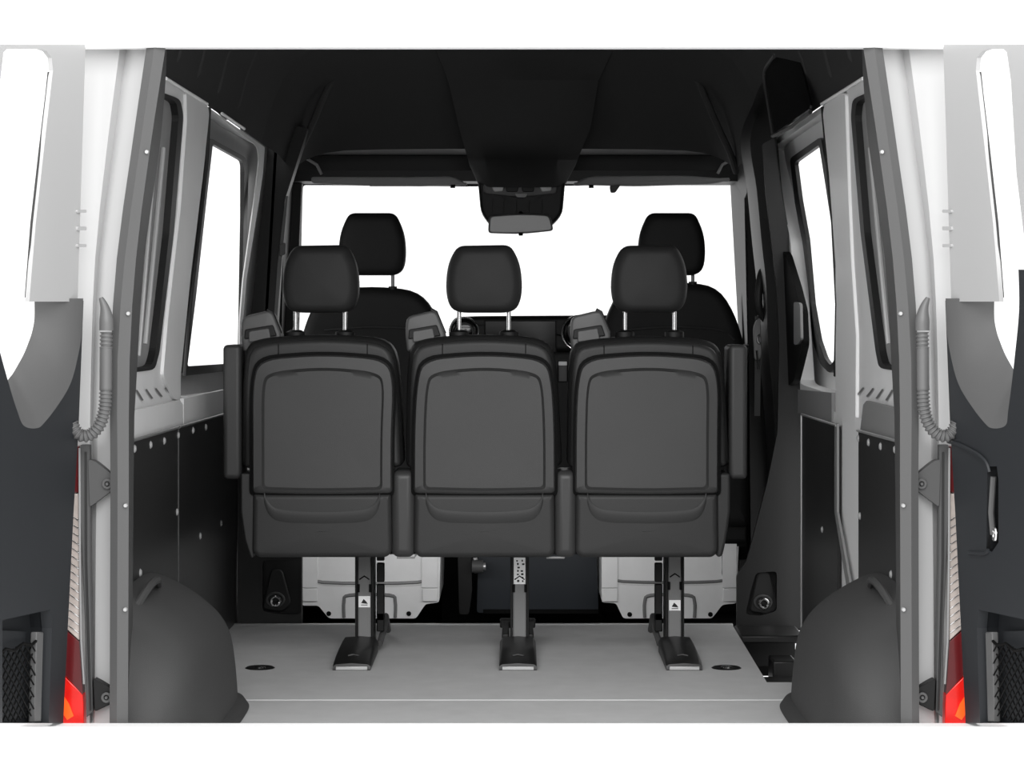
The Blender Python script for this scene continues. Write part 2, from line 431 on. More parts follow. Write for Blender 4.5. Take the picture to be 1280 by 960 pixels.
        if (sd, i) == (-1, 1):
            z = MB(sd); z.tube([PL(283, 519, .003), PL(283, 790, .003)], .003, 6); z.build('edge_strip', M['alu'], o)
            z = MB(sd); z.sheet([(238, 530), (241, 530), (241, 640), (225, 740), (221, 735), (238, 640)], (), lambda x, y: PL(x, y, .004), Vector((-.006, 0, 0))); z.build('edge_strip', M['seal_light'], o)
            z = MB(sd)
        if (sd, i) == (1, 0):
            z = MB(sd); z.tube([PL(222.5, 536, .001), PL(222.5, 736, .001)], .0016, 6); z.build('seam', M['seal'], o)
# raised body posts between the windows
for sd, pg, m in ((1, [(229, 112), (256, 131), (258, 142), (250, 220), (236, 330), (222, 470), (222, 500), (214, 500), (200, 470), (206, 400), (222, 260), (230, 150)], 'steel'),
                  (-1, [(226, 114), (252, 131), (254, 142), (246, 220), (238, 330), (238, 560), (238, 700), (228, 745), (213, 760), (213, 560), (212, 420), (218, 330), (222, 240), (225, 150)], 'steel_white')):
    q = MB(sd); q.sheet(rpoly(pg, 6, 3), (), lambda x, y: (PI(x, y, .008) if y < 530 else PI(x, y, .008)), Vector((-.02, 0, 0)))
    o = q.build('trim_%d' % (16 if sd > 0 else 17), M[m], bevel=.004, **ST)
for sd in (1, -1):
    # dark upright groove beside the post
    q = MB(sd)
    xs = [(259, 134), (256, 200), (246, 290), (235, 380), (228, 470)] if sd > 0 else [(255, 134), (250, 190), (242, 280), (237, 380), (239, 470)]
    q.tube([PI(x, y, .006) for x, y in xs], .005, 6); q.build('trim_%d' % (18 if sd > 0 else 19), M['rubber'], **ST)

# ---- B pillars and cab sides
lp = MB(); Yb = 3.3
lp.sheet(rpoly([(329, 150), (385, 160), (372, 200), (356, 250), (350, 330), (346, 400), (352, 560), (378, 700), (378, 790), (292, 790), (298, 500), (300, 400), (306, 350), (312, 300), (320, 240), (328, 185)], 3, 2), (), lambda x, y: at(x, y, Yb), Vector((0, .08, 0)))
lp.build('wall_left_pillar_front', M['black'], kind='structure', smooth=False)
lk = MB(); lk.sheet([(297, 590), (372, 600), (377, 690), (377, 782), (297, 782)], [rpoly([(328, 700), (376, 700), (376, 768), (352, 768), (328, 764)], 5, 3)], lambda x, y: at(x, y, 2.36), Vector((0, .02, 0)))
lk.build('wall_left_kick', M['pillar'], kind='structure', smooth=False)
lk = MB(); lk.sheet([(322, 690), (378, 690), (378, 782), (322, 782)], (), lambda x, y: at(x, y, 2.42), Vector((0, .01, 0)))
lk.build('wall_left_recess', M['black'], kind='structure', smooth=False)
# right pillar : curved dark lining sweeping down from headliner to floor
rp = MB(); rows = []
ry = [56, 120, 172, 238, 302, 360, 430, 500, 600, 680, 740, 783]
xl = [948, 946, 930, 938, 944, 950, 952, 958, 962, 948, 938, 926]
xm = [955, 958, 958, 968, 977, 984, 985, 987, 988, 984, 978, 972]
xr = [962, 966, 969, 976, 988, 1000, 1002, 1003, 1003, 1002, 1002, 1002]
for i, y in enumerate(range(56, 790, 12)):
    a, m_, c_ = (spline(ry, q, y) for q in (xl, xm, xr))
    rows.append([at(a - 4, y, 3.1), at(a, y, 2.75), at(a + 8, y, 2.475), at(m_, y, 2.45), at(c_ - 5, y, 2.43), at(c_ + 1, y, 2.43), at(c_ + 3, y, 2.75)])
rp.rings(rows, closed=False); rp.build('wall_right_pillar_front', M['black'], kind='structure', ang=40)
rk = MB(); rk.sheet(rpoly([(921, 720), (934, 700), (960, 600), (972, 540), (974, 430), (971, 360), (964, 300), (957, 238), (953, 180), (968, 172), (976, 238), (988, 302), (998, 360), (1002, 430), (1003, 500), (1003, 786), (921, 786)], 3, 2), [rpoly([(932, 768), (938, 740), (945, 716), (971, 714), (971, 764), (950, 770)], 5, 3)], lambda x, y: at(x, y, 2.40), Vector((0, .02, 0)))
rk.build('wall_right_kick', M['pillar'], kind='structure', smooth=False)
rk = MB(); rk.sheet([(925, 700), (976, 700), (976, 780), (925, 780)], (), lambda x, y: at(x, y, 2.45), Vector((0, .01, 0)))
rk.build('wall_right_recess', M['black'], kind='structure', smooth=False)
# A pillars
for sd in (1, -1):
    a = MB(sd)
    dx = 0 if sd > 0 else -14
    a.sheet([(330, 160), (372, 180), (379 + dx*.2, 205), (377 + dx, 232), (374 + dx, 300), (372 + dx, 420), (366, 700), (300, 700), (300, 160)], (), lambda x, y: at(x, y, 3.98), Vector((0, .06, 0)))
    a.build('wall_%s_windscreen_pillar' % ('left' if sd > 0 else 'right'), M['apillar'], kind='structure', smooth=False)
    cb = MB(sd)
    cb.sheet([(3.3, -.15), (4.15, -.15), (4.15, 1.5), (3.3, 1.55)], [[(3.45, .8), (3.9, .8), (3.75, 1.38), (3.45, 1.42)]], lambda y, z: Vector((-.925 + max(0, z - .8)*.13, y, z)), Vector((-.01, 0, 0)))
    wn = cb.build('door_%d' % (1 if sd > 0 else 2), M['black'], kind='structure', smooth=False)
    gp = MB(sd); gp.sheet([(3.45, .8), (3.9, .8), (3.75, 1.38), (3.45, 1.42)], (), lambda y, z: Vector((-.93 + max(0, z - .8)*.13, y, z))); gp.build('pane', M['glass'], wn)
    # closing panels outboard between wall and pillar
    cb = MB(sd); cb.sheet([(-.92, -.2), (-.84, -.2), (-.82, 1.53), (-.86, 1.53), (-.91, .9)], (), lambda x, z: Vector((x, 3.39, z))); cb.build('wall_%s_filler' % ('left' if sd > 0 else 'right'), M['black'], kind='structure')
# firewall, windscreen
MB().box(-.9, .9, 4.0, 4.05, -.15, .80).build('wall_front', M['deep'], kind='structure', smooth=False)
ws = MB(); ws.face([Vector((-.86, 4.35, .80)), Vector((.86, 4.35, .80)), Vector((.80, 4.12, 1.50)), Vector((-.80, 4.12, 1.50))])
ws.build('window_5', M['glass'], kind='structure')
wf = MB()
wf.sheet([(330, 190), (956, 190), (956, 460), (330, 460)], [rpoly([(378, 231), (585, 233), (714, 232), (920, 229), (929, 236), (931, 440), (373, 440)], 5, 3)], lambda x, y: at(x, y, 4.06), Vector((0, .02, 0)))
wf.build('trim_20', M['black'], smooth=False, **ST)

# ================================================================ REAR DOORS
def rear_door(sd):
    nm = 'left' if sd > 0 else 'right'
    d = thing('rear_door', 'open %s rear van door with white frame, window and charcoal lining' % nm, 'van door', Vector((sd * D0.x, D0.y, .13)))
    arm = [(0, 440), (-10, 400), (-14, 373), (-18, 337)] if sd > 0 else [(17, 440), (13, 400), (12, 373), (13, 337)]
    Iw = [(104, 373), (103, 410), (98, 443), (88, 480), (70, 510), (54, 530), (47, 535), (36, 535), (28, 530), (22, 515) if sd > 0 else (26, 515), (14, 490) if sd > 0 else (22, 485)] + arm
    sm = lambda P: [(v.x, v.y) for v in path_smooth([Vector((a, b_)) for a, b_ in P], 4)]
    # inner lining: flat face with the U cut, thickness outwards
    q = MB(sd); outl = [(105, 373)] + Iw[1:] + [(-80, 330), (-80, 912), (79, 906), (84, 800), (92, 640)]
    outl2 = [(104.5, 376)] + sm(Iw)[1:] + [(-80, 337), (-80, 904), (79, 904), (85, 780), (92, 640), (98, 540)]
    pocket = [(3, 775), (63, 762), (65, 785), (61, 903.5), (3, 903.5)]
    handle_h = [(52, 583), (40, 583), (38, 600), (38, 678), (46, 690), (53, 686)]
    q.sheet(outl2, [pocket] + ([handle_h] if sd < 0 else []), PD, Vector((-.02, 0, 0)))
    q.build('lining', M['door_panel'], d, smooth=False)
    # scoop surface up to the window
    Ow = [(43, 373), (43, 398), (40, 415), (36, 427), (30, 442), (23, 455), (16, 467), (12, 472), (8, 477), (5, 478), (2, 474)] + ([(-4, 450), (-14, 400), (-18, 373), (-22, 337)] if sd > 0 else [(13, 440), (9, 400), (8, 373), (9, 337)])
    Iw, Ow = sm(Iw), sm(Ow)
    q = MB(sd)
    rows = []
    for k in range(6):
        t = k / 5; dd = -.075 * (t ** 1.5)
        rows.append([PD(a[0] + (b_[0] - a[0]) * t, a[1] + (b_[1] - a[1]) * t) + Vector((0, 0, 0)) for a, b_ in zip(Iw, Ow)])
    # push outwards by depth while keeping the rows ordered
    for k, r in enumerate(rows):
        dd = -.06 * ((k / 5) ** 1.3)
        a = Vector((math.cos(DA), -math.sin(DA), 0)) * dd
        for i, (p, o_) in enumerate(zip(Iw, Ow)):
            t = k / 5; r[i] = PD(p[0] + (o_[0] - p[0]) * t, p[1] + (o_[1] - p[1]) * t) 
            vdir = (r[i] - CAM).normalized(); r[i] = r[i] + vdir * (dd / DN.dot(vdir))
    q.rings(rows, closed=False)
    q.rings([[rows[0][0], rows[1][0], rows[2][0], rows[3][0], rows[4][0], rows[5][0]], [p + Vector((0, .0, -.004)) for p in [rows[k][0] for k in range(6)]]], closed=False)
    q.build('window_surround', M['door_scoop'], d, ang=60)
    # painted frame: hinge-side upright, top rail, free-side upright
    far_t, far_b = ((12, 0), (-14, 330)) if sd > 0 else ((35, 0), (9, 334))
    q = MB(sd)
    frame = [(114, 55.5), (104, 376), (100, 540), (84, 904), (79.5, 904), (92, 640), (98, 540), (103, 420), (103, 377), (44, 377), (52, 280), (63, 180), (71, 110), (73.5, 88), (72, 72), (66, 64), (58, 61),
             (far_t[0] + 4, 61), (far_t[0], 65), (far_t[0] - 5 if sd < 0 else 8, 100), ((far_t[0] + far_b[0]) / 2 + (1 if sd < 0 else -2), 217), far_b, (far_b[0] - 2, 372), (-90, 372), (-90, 55.5)]
    q.sheet(frame, (), lambda x, y: PD(x, y, -.012), Vector((-.008, 0, 0)))
    q.build('frame', M['paint_shade'], d, smooth=False)
    q = MB(sd); q.tube([PD(x, y, -.02) for x, y in ((73.5, 90), (71, 115), (63, 182), (52, 280), (45, 372))], .003, 6); q.build('window_gasket', M['rubber'], d)
    q = MB(sd); q.sheet([(75, 55), (46, 376), (40, 450), (0, 490), (-80, 490), (-80, 52)], (), lambda x, y: PD(x, y, -.05)); q.build('pane', M['glass'], d)
    # outer skin
    q = MB(sd); q.sheet([(78, 520), (74, 700), (70, 904), (-85, 904), (-85, 500), (-20, 495), (20, 497), (50, 515)], (), lambda x, y: PD(x, y, -.07)); q.build('outer_skin', M['paint'], d)
    # hinge-side notch details
    for ya, yb in ((262, 266), (283, 288), (305, 309)):
        q = MB(sd); q.sheet(rpoly([(102, ya), (113, ya), (113, yb), (102, yb)], 1.5, 2), (), lambda x, y: PD(x, y, -.008), Vector((-.01, 0, 0))); q.build('latch_striker', M['paint_shade'], d)
    # storage pocket : recessed box, rim and net
    q = MB(sd); dep = -.045
    q.sheet(pocket, (), lambda x, y: PD(x, y, dep))
    pr = [PD(*p) for p in pocket]; pb = [PD(p[0], p[1], dep) for p in pocket]
    q.rings([pr, pb], True)
    pk = q.build('storage_pocket', M['door_panel'], d, smooth=False)
    q = MB(sd); q.sheet([(7, 788), (50, 790), (50, 793), (50, 904), (8, 904)], (), lambda x, y: PD(x, y, -.03)); q.build('pocket_lining', M['door_panel'], pk)
    q = MB(sd)
    q.sheet([(51, 790), (59, 790), (56, 903), (48, 903)], (), lambda x, y: PD(x, y, -.008), Vector((-.012, 0, 0))); q.build('pocket_rim', M['door_scoop'], pk, bevel=.002)
    q = MB(sd); nx, ny = 6, 12
    X = lambda u, v: 8 + (43 - 4*v) * u
    Yv = lambda u, v: 816 - 14*u + v * 92
    for k in range(-ny, nx + ny):
        for s_ in (1, -1):
            pts = []
            for i in range(25):
                v = i / 24; u = (k + (v * ny * .55) * s_ * 1.0) / nx + (0 if s_ > 0 else .5)
                if -.01 <= u <= 1.01 and Yv(u, v) <= 903: pts.append(PD(X(u, v), Yv(u, v), -.012 + .003*s_))
            if len(pts) > 1: q.tube(pts, .0016, 5)
    q.tube([PD(X(u/8, 0), Yv(u/8, 0) - 3*math.sin(u*1.6), -.010) for u in range(9)], .003, 6)
    q.build('net', M['deep'], pk)
    if sd < 0:
        q = MB(sd); rim = [PD(*p) for p in handle_h]
        q.rings([rim, [p + Vector((-.03, 0, 0)) for p in rim]], True, False, True); h = q.build('handle_recess', M['black'], d, smooth=False)
        q = MB(sd); q.tube([PD(49, 596, -.008), PD(49.5, 640, -.004), PD(49.5, 668, -.008)], .006, 8); q.build('pull_handle', M['seal'], h)
        q = MB(sd)
        c0 = PD(46, 668, -.006); q.torus(c0, .011, .004, 'x', 16); q.build('latch', M['chrome'], h)
        q = MB(sd); q.tube(path_smooth([PD(100, 552, .001), PD(85, 556, .003), PD(62, 568, .003), PD(52, 578, .002), PD(49, 590, 0)], 4), .004, 6); q.build('moulded_crease', M['door_panel'], d)
        q = MB(sd); q.tube(path_smooth([PD(50, 688, .001), PD(56, 692, .002), PD(74, 691, .001)], 4), .004, 6); q.build('moulded_crease', M['door_panel'], d)
    return d
for sd in (1, -1): rear_door(sd)

# ================================================================ JAMB FITTINGS
for sd in (1, -1):
    nm = 'left' if sd > 0 else 'right'
    # corrugated cable boot
    t = thing('cable_conduit', 'ribbed grey rubber cable boot curving down the %s rear door pillar' % nm, 'hose', Vector((sd * at(130, 450, -.06).x, -.06, at(0, 550, -.06).z)))
    ctr = [(126, 372), (131, 385), (133, 402), (132.5, 435), (132, 488), (130.5, 512), (125, 530), (115, 542), (104, 545), (96, 540), (90, 530)]
    P = path_smooth([at(x, y, -.05) for x, y in ctr], 30)
    def seg(y0, y1, a0=0, a1=1e9):
        return [p for i, p in enumerate(P) if y0 <= HY + (CAM.z - p.z) * FPX / (p.y - CAM.y) <= y1 and i < a1]
    top = [p for p in P if HY + (CAM.z - p.z)*FPX/(p.y - CAM.y) < 417]
    q = MB(sd); n_ = len(top); q.tube(top[::4], .01, 12, rads=[.004 + .0105 * min(1, (i*4) / n_ * 1.3) for i in range(len(top[::4]))]); q.build('cap', M['hose'], t)
    q = MB(sd); mid = [p for p in P if 434 < HY + (CAM.z - p.z)*FPX/(p.y - CAM.y) < 489]; q.tube(mid[::5] + [mid[-1]], .0125, 14); q.build('sleeve', M['hose'], t)
    def ribs(pts, name):
        q = MB(sd); L = 0; rd = []; ps = []
        for i, p in enumerate(pts):
            if i: L += (p - pts[i-1]).length
            ps.append(p); rd.append((.0118 + .0017 * math.cos(L / .0078 * 2 * math.pi)))
        q.tube(ps, 0, 12, rads=rd); q.build(name, M['hose'], t, ang=80)
    def dens(pts, step=.0011):
        out = [pts[0]]
        for a, b_ in zip(pts, pts[1:]):
            n = max(1, int((b_-a).length / step))
            out += [a.lerp(b_, (k+1)/n) for k in range(n)]
        return out
    ribs(dens([p for p in P if 415 < HY + (CAM.z - p.z)*FPX/(p.y - CAM.y) < 436]), 'bellows')
    i0 = max(i for i, p in enumerate(P) if HY + (CAM.z - p.z)*FPX/(p.y - CAM.y) < 488 and i < 200)
    ribs(dens(P[i0:]), 'bellows')
    # upright black strip with two hinge brackets
    q = MB(sd); q.sheet([(100, 556), (112, 556), (113, 700), (116, 890), (108, 897), (106, 780), (100, 640)], (), lambda x, y: at(x, y, .0), Vector((0, .02, 0)))
    o = q.build('pillar_trim_strip', M['pillar_grey'], bevel=.002); tag(o, 'narrow dark grey trim strip beside the %s tail light' % nm, 'trim')
    q = MB(sd); q.tube([at(107, 565, -.003), at(107.5, 700, -.003), at(113, 888, -.003)], .002, 6); q.build('groove', M['rubber'], o)
    for i, pg in enumerate(([(110, 574), (118, 576), (139, 592), (139, 614), (112, 634)], [(116, 848), (139, 860), (139, 880), (118, 890)])):
        q = MB(sd); q.sheet(rpoly(pg, 3, 2), (), lambda x, y: at(x, y, -.004), Vector((0, .028, 0)))
        o = q.build('hinge_bracket', M['pillar_grey'] if i == 0 else M['black'], bevel=.002)
        tag(o, '%s hinge bracket with screw on the %s rear pillar' % (('grey triangular', 'low black')[i], nm), 'hinge')
        cx_, cy_ = ((134, 605), (133, 872))[i]; pt = at(cx_, cy_, -.008)
        q = MB(sd); q.torus((pt.x, -.008, pt.z), .008, .003, 'y', 18); q.disc((pt.x, pt.z), .0035, -.012, -.004, 10); q.build('screw', M['seal'], o)
    # tail light
    tl = thing('tail_light', 'tall %s tail light with dark red, clear ribbed and bright red sections' % nm, 'tail light', Vector((sd * at(90, 904, .0).x, .0, at(90, 904, 0).z)))
    for pg, m, n in (([(90, 558), (99, 558), (98, 616), (89, 616)], 'darkred', 'dark_lens'),
                     ([(88, 617), (98, 617), (99, 700), (99, 801), (82, 785), (82, 700)], 'clear', 'clear_lens'),
                     ([(80, 786), (99, 802), (104, 880), (104, 870), (80, 842)], 'darkred', 'dark_lens'),
                     ([(78, 843), (104, 868), (105, 912), (72, 912)], 'red', 'red_lens')):
        q = MB(sd); q.sheet(pg, (), lambda x, y: at(x, y, .004), Vector((0, .05, 0))); q.build(n, M[m], tl, bevel=.002)
    q = MB(sd); q.sheet([(78, 868), (86, 880), (92, 895), (84, 900), (77, 890)], (), lambda x, y: at(x, y, .0), Vector((0, .003, 0))); q.build('reflector', M['orange'], tl, smooth=False)
    q = MB(sd)
    for k in range(15):
        y = 640 + k*10
        q.tube([at(83, y, .002), at(98.5, y + 11, .002)], .0013, 5)
    q.build('lens_rib', M['chrome'], tl)
    q = MB(sd); q.tube([at(99.5, 560, -.002), at(100, 700, -.002), at(101.5, 800, -.002), at(105, 855, -.002)], .0022, 6); q.build('lens_edge', M['seal_light'], tl)

# ================================================================ WHEEL ARCHES
for sd in (1, -1):
    nm = 'left' if sd > 0 else 'right'
    q = MB(sd); rows = []
    pf = path_smooth([Vector((-.885, 0, .345)), Vector((-.84, 0, .342)), Vector((-.79, 0, .318)), Vector((-.74, 0, .284)), Vector((-.70, 0, .243)), Vector((-.676, 0, .19)), Vector((-.664, 0, .10)), Vector((-.658, 0, 0))], 3)
    N = 36
    for i in range(N + 1):
        Y = .07 + (1.0 - .07) * (1 - math.cos(math.pi * i / N)) / 2
        u = (Y - .55) / .48; k = max(0.0, 1 - abs(u) ** 3.4) ** (1/2.4)
        wk = .12 + .88 * max(0.0, 1 - abs(u) ** 6) ** (1/3)
        rows.append([Vector((-.885 + (p.x + .885) * wk, Y, p.z * k)) for p in pf])
    q.rings(rows, closed=False)
    wa = q.build('wheel_arch_cover', M['arch'], ang=70)
    tag(wa, 'rounded charcoal wheel arch cover on the floor at the %s wall' % nm, 'wheel arch')
    q = MB(sd); fr = []
    for i in range(N + 1):
        r = rows[i][-1]; u = (r.y - .55)
        fr.append([Vector((r.x - .01, r.y, .028)), Vector((r.x + .014, r.y, .018)), Vector((r.x + .026, r.y * 1.0 + (.02 if u > .44 else -.0), .0015))])
    q.rings(fr, closed=False); q.build('flange', M['arch'], wa)
    q = MB(sd); q.tube(path_smooth([Vector((-.82, .30, .30)), Vector((-.80, .38, .345)), Vector((-.795, .46, .352)), Vector((-.80, .52, .335))], 5), .009, 8); q.build('raised_lip', M['arch'], wa)

# ================================================================ FLOOR FITTINGS
for x, nm in ((325, 'left'), (908, 'right')):
    p = at(x, 835, FPX*.93/435 - 4.5); o = thing('floor_fastener', 'round black and metal floor fastener near the %s bench foot' % nm, 'fastener', Vector((p.x, p.y, 0)))
    q = MB(); R_ = lambda r, z: [Vector((p.x + r*math.cos(k*math.pi/12), p.y + r*math.sin(k*math.pi/12), z)) for k in range(24)]
    q.rings([R_(.040, .0005), R_(.036, .003), R_(.026, .001)], True, True, True); q.build('cup', M['black'], o)
    q = MB(); q.rings([R_(.016, .001), R_(.014, .004), R_(.004, .005)], True, True, True); q.build('stud', M['chrome'], o)
# step mouldings at the sliding door
q = MB(); q.box(.672, .86, 2.12, 2.34, -.03, -.005); q.box(.672, .86, 1.7, 1.95, -.2, -.10); q.box(.75, .82, 1.98, 2.1, -.19, -.06); q.box(.655, .86, 1.40, 1.62, -.21, -.16); q.box(.655, .86, 1.25, 1.33, -.21, -.17)
o = q.build('door_step', M['lining'], bevel=.006); tag(o, 'black moulded step well beside the floor at the sliding door', 'step')
q = MB(); q.box(.64, .66, 1.23, 2.32, -.22, -.031); q.box(.655, .88, 1.205, 1.23, -.22, -.031); q.build('riser', M['deep'], o)
# tie-down rings
for (x, y, Y, nm) in ((345, 749, 2.41, 'left'), (953, 752, 2.44, 'right')):
    p = at(x, y, Y); o = thing('tie_down_ring', 'chromed tie-down ring in the %s lower pillar recess' % nm, 'tie-down', p)
    q = MB(); q.puff(xz(rpoly([(x-17, y+12), (x-6, y-38), (x+8, y-38), (x+20, y+6), (x+8, y+16)], 6, 3), Y), p.y - .012, p.y - .001, .005); q.build('mounting_plate', M['pillar'], o)
    q = MB(); q.torus((p.x, p.y - .014, p.z), .026, .004, 'y', 24, sz=.8); q.build('bezel', M['seal'], o)
    q = MB(); q.torus((p.x + .002, p.y - .028, p.z - .003), .014, .0045, 'y', 20); q.build('ring', M['chrome'], o)
    q = MB(); q.disc((p.x, p.z), .008, p.y - .022, p.y - .008); q.build('bolt', M['black'], o)

# ================================================================ BENCH SEAT
Yb = 1.46
bench = thing('bench_seat', 'black three-seat bench with charcoal shells, seen from behind, on three floor legs', 'bench seat', Vector((at(606, 700, Yb).x, 1.7, 0)))
def X(px, Y=Yb): return at(px, 400, Y).x
def Z(py, Y=Yb): return at(0, py, Y).z
seats = [dict(l=302, r=505, tl=316, tr=492, pl=322, pr=478, bl=316, br=489, hx=400.5, top=418),
         dict(l=507, r=703, tl=521, tr=690, pl=526, pr=684, bl=518, br=693, hx=605, top=418),
         dict(l=709, r=912, tl=722, tr=898, pl=733, pr=890, bl=720, br=897, hx=812, top=420)]
for si, s in enumerate(seats):
    l, r, tp = s['l'], s['r'], s['top']
    out = rpoly([(l, 585, 10), (l + 1, 480, 30), (l + 5, 430, 20), (l + 28, tp + 4, 18), ((l+r)/2, tp - 1, 60), (r - 28, tp + 4, 20), (r - 10, 436, 20), (r - 5, 480, 40), (r, 583, 10), ((l+r)/2, 592, 20)], 10, 4)
    q = MB(); q.puff(xz(out, 1.50), 1.485, 1.62, .025, .004); bk = q.build('backrest', M['leather_dark'], bench)
    # back edge welt (piping) following the outline
    o2 = rpoly([(l + 4, 585, 6), (l + 5, 480, 30), (l + 9, 436, 20), (l + 32, tp + 10, 18), ((l+r)/2, tp + 5, 60), (r - 32, tp + 10, 20), (r - 14, 440, 20), (r - 9, 480, 40), (r - 4, 583, 6), ((l+r)/2, 590, 20)], 10, 4)
    q = MB(); q.puff(xz(o2, 1.47), 1.468, 1.50, .014, .002); q.build('back_cushion', M['leather'], bk)
    for xx in (l + 46, r - 46):
        q = MB(); q.tube([at(xx, tp + 12, 1.466), at(xx, 444, 1.466)], .0012, 5); q.build('seam', M['deep'], bk)
    # hard shell
    n = 5
    def shell(dx, top, bot, k):
        return rpoly([(s['bl'] + dx, bot, 6), (s['bl'] + dx, 540, 40), (s['tl'] + dx, 480, 30), (s['tl'] + dx + 8, top + 7, 26), ((s['tl']+s['tr'])/2, top, 60),
                      (s['tr'] - dx - 8, top + 7, 26), (s['tr'] - dx, 480, 30), (s['br'] - dx, 540, 40), (s['br'] - dx, bot, 6), ((s['bl']+s['br'])/2, bot + 2, 40)], 8, n)
    rg = []
    for dx, tpp, bot, Y in ((-1, 442, 617, 1.47), (-1, 442, 617, 1.448), (1, 444, 615, 1.440), (11, 458, 612, 1.438), (14, 462, 609, 1.449)):
        rg.append([Vector((a, Y, b_)) for a, b_ in xz(shell(dx, tpp, bot, 0), 1.44)])
    cc = sum(rg[-1], Vector((0, 0, 0))) / len(rg[-1])
    base_r = rg[-1]
    for k in (.93, .8, .6, .3): rg.append([Vector((cc.x + (p.x-cc.x)*k, p.y + .002*(1-k), cc.z + (p.z-cc.z)*k)) for p in base_r])
    q = MB(); q.rings(rg, True, False, True); q.build('seat_shell', M['shell'], bk, ang=50)
    q = MB(); g0 = [Vector((a, 1.455, b_)) for a, b_ in xz(shell(-4, 438, 619, 0), 1.46)]; g1 = [Vector((a, 1.452, b_)) for a, b_ in xz(shell(1, 444, 617, 0), 1.45)]
    q.rings([[p + Vector((0, .02, 0)) for p in g0], g0, g1], True); q.build('shell_gap', M['deep'], bk)
    # skirt under the shell
    q = MB(); q.puff(xz(rpoly([(s['bl'], 617), (s['br'], 617), (s['br'] + 1, 690), (s['br'] - 6, 697), (s['bl'] + 6, 697), (s['bl'] - 1, 690)], 4, 3), 1.45), 1.448, 1.60, .014, .002)
    q.build('skirt', M['leather'], bench)
    q = MB(); m_ = (s['bl'] + s['br'])/2
    pth = path_smooth([at(s['bl'] + 14, 619, 1.4425), at(s['bl'] + 20, 634, 1.4425), at(s['bl'] + 36, 643, 1.4425), at(m_, 646, 1.4425), at(s['br'] - 36, 643, 1.4425), at(s['br'] - 20, 634, 1.4425), at(s['br'] - 14, 619, 1.4425)], 6)
    low = [p + Vector((0, .004, -.02)) for p in pth]; hi = [p + Vector((0, .002, .012)) for p in pth]
    q.rings([hi, pth, low], closed=False)
    q.build('skirt_crease', M['leather'], bench, ang=180)
    # seat cushion in front
    q = MB(); q.puff([(X(l+6), .30), (X(r-6), .30), (X(r-6), .42), (X(l+6), .42)], 1.60, 2.02, .03, .01); q.build('seat_cushion', M['leather_dark'], bench)
    # headrest
    h = s['hx']
    ho = rpoly([(h - 33, 307, 9), (h + 33, 306, 9), (h + 45, 328, 14), (h + 48.5, 360, 20), (h + 44, 383, 12), (h + 32, 391, 12), (h - 32, 391, 12), (h - 44, 383, 12), (h - 48.5, 360, 20), (h - 45, 328, 14)], 8, 4)
    q = MB(); q.puff(xz(ho, 1.5), 1.475, 1.585, .034, .005, rs=8, radial=True); hr = q.build('headrest', M['head'], bench)
    for dx in (-31, 31):
        q = MB(); q.tube([at(h + dx, 386, 1.53), at(h + dx, 422, 1.53)], .0058, 10); q.build('post', M['chrome'], hr)
        q = MB(); R_ = lambda rr, zz: [Vector((at(h+dx, 0, 1.53).x + rr*math.cos(k*math.pi/8), 1.53 + rr*.8*math.sin(k*math.pi/8), zz)) for k in range(16)]
        z0 = Z(417, 1.53); q.rings([R_(.026, z0 - .012), R_(.026, z0 + .004), R_(.014, z0 + .010)], True, True, True); q.build('post_collar', M['black'], hr)
    # belt outlet
    if True:
        gx = [302, 507, 713][si]
        q = MB(); q.puff(xz(rpoly([(gx, 416), (gx + 1, 396, 8), (gx + 34, 388, 6), (gx + 40, 392), (gx + 50, 418), (gx + 50, 432), (gx + 2, 440)], 4, 3), 1.53), 1.52, 1.60, .008, .002)
        g_ = q.build('belt_guide', M['guide'], bench)
        q = MB(); q.puff(xz(rpoly([(gx + 4, 412), (gx + 39, 406), (gx + 44, 420), (gx + 3, 424)], 2, 2), 1.513), 1.512, 1.524, .003); q.build('slot', M['black'], g_)
        q = MB(); q.puff(xz(rpoly([(gx + 9, 414), (gx + 34, 410), (gx + 37, 424), (gx + 9, 428)], 2, 2), 1.509), 1.508, 1.52, .003); q.build('slot_plate', M['guide'], g_)
        q = MB(); q.tube([at(gx + 32, 387, 1.53), at(gx + 38, 390, 1.53), at(gx + 49, 417, 1.53)], .005, 8); q.build('guide_edge', M['rubber'], g_)
# columns between skirts, and side fairings
for a, b_, yy in ((489, 519, 587), (693, 721, 587)):
    q = MB(); q.box(X(a), X(b_), 1.452, 1.6, Z(697), Z(yy + 1)); q.build('divider', M['shell_rim'], bench, bevel=.022, seg=6)
for a, b_ in ((301, 317), (896, 913)):
    o_ = [(a, 592), (b_, 592), (b_, 697), (a + 12, 697), (a + 5, 675), (a, 640)] if a < 500 else [(a, 592), (b_, 592), (b_, 640), (b_ - 5, 675), (b_ - 10, 696), (a, 697)]
    q = MB(); fr_ = [Vector((p[0], 1.462, p[1])) for p in xz(o_, 1.46)]; q.rings([fr_, [p + Vector((0, .15, 0)) for p in fr_]], True, True, True); q.build('side_fairing', M['leather'], bench, bevel=.010, seg=4)
q = MB(); q.box(X(320), X(895), 1.50, 2.0, .30, .34); q.build('seat_frame', M['black'], bench)
for a in (496, 683): 
    q = MB(); q.tube([at(a, 697, 1.47), at(a + 22, 697, 1.47), at(a+24, 693, 1.47)], .003, 6); q.build('frame_edge', M['seal_light'], bench)
for a, b_ in ((279, 302), (911, 934)):
    q = MB(); q.box(X(a, 1.5), X(b_, 1.5), 1.49, 1.64, at(0, 599, 1.49).z, at(0, 431, 1.49).z); q.build('armrest', M['armrest'], bench, bevel=.013, seg=5)
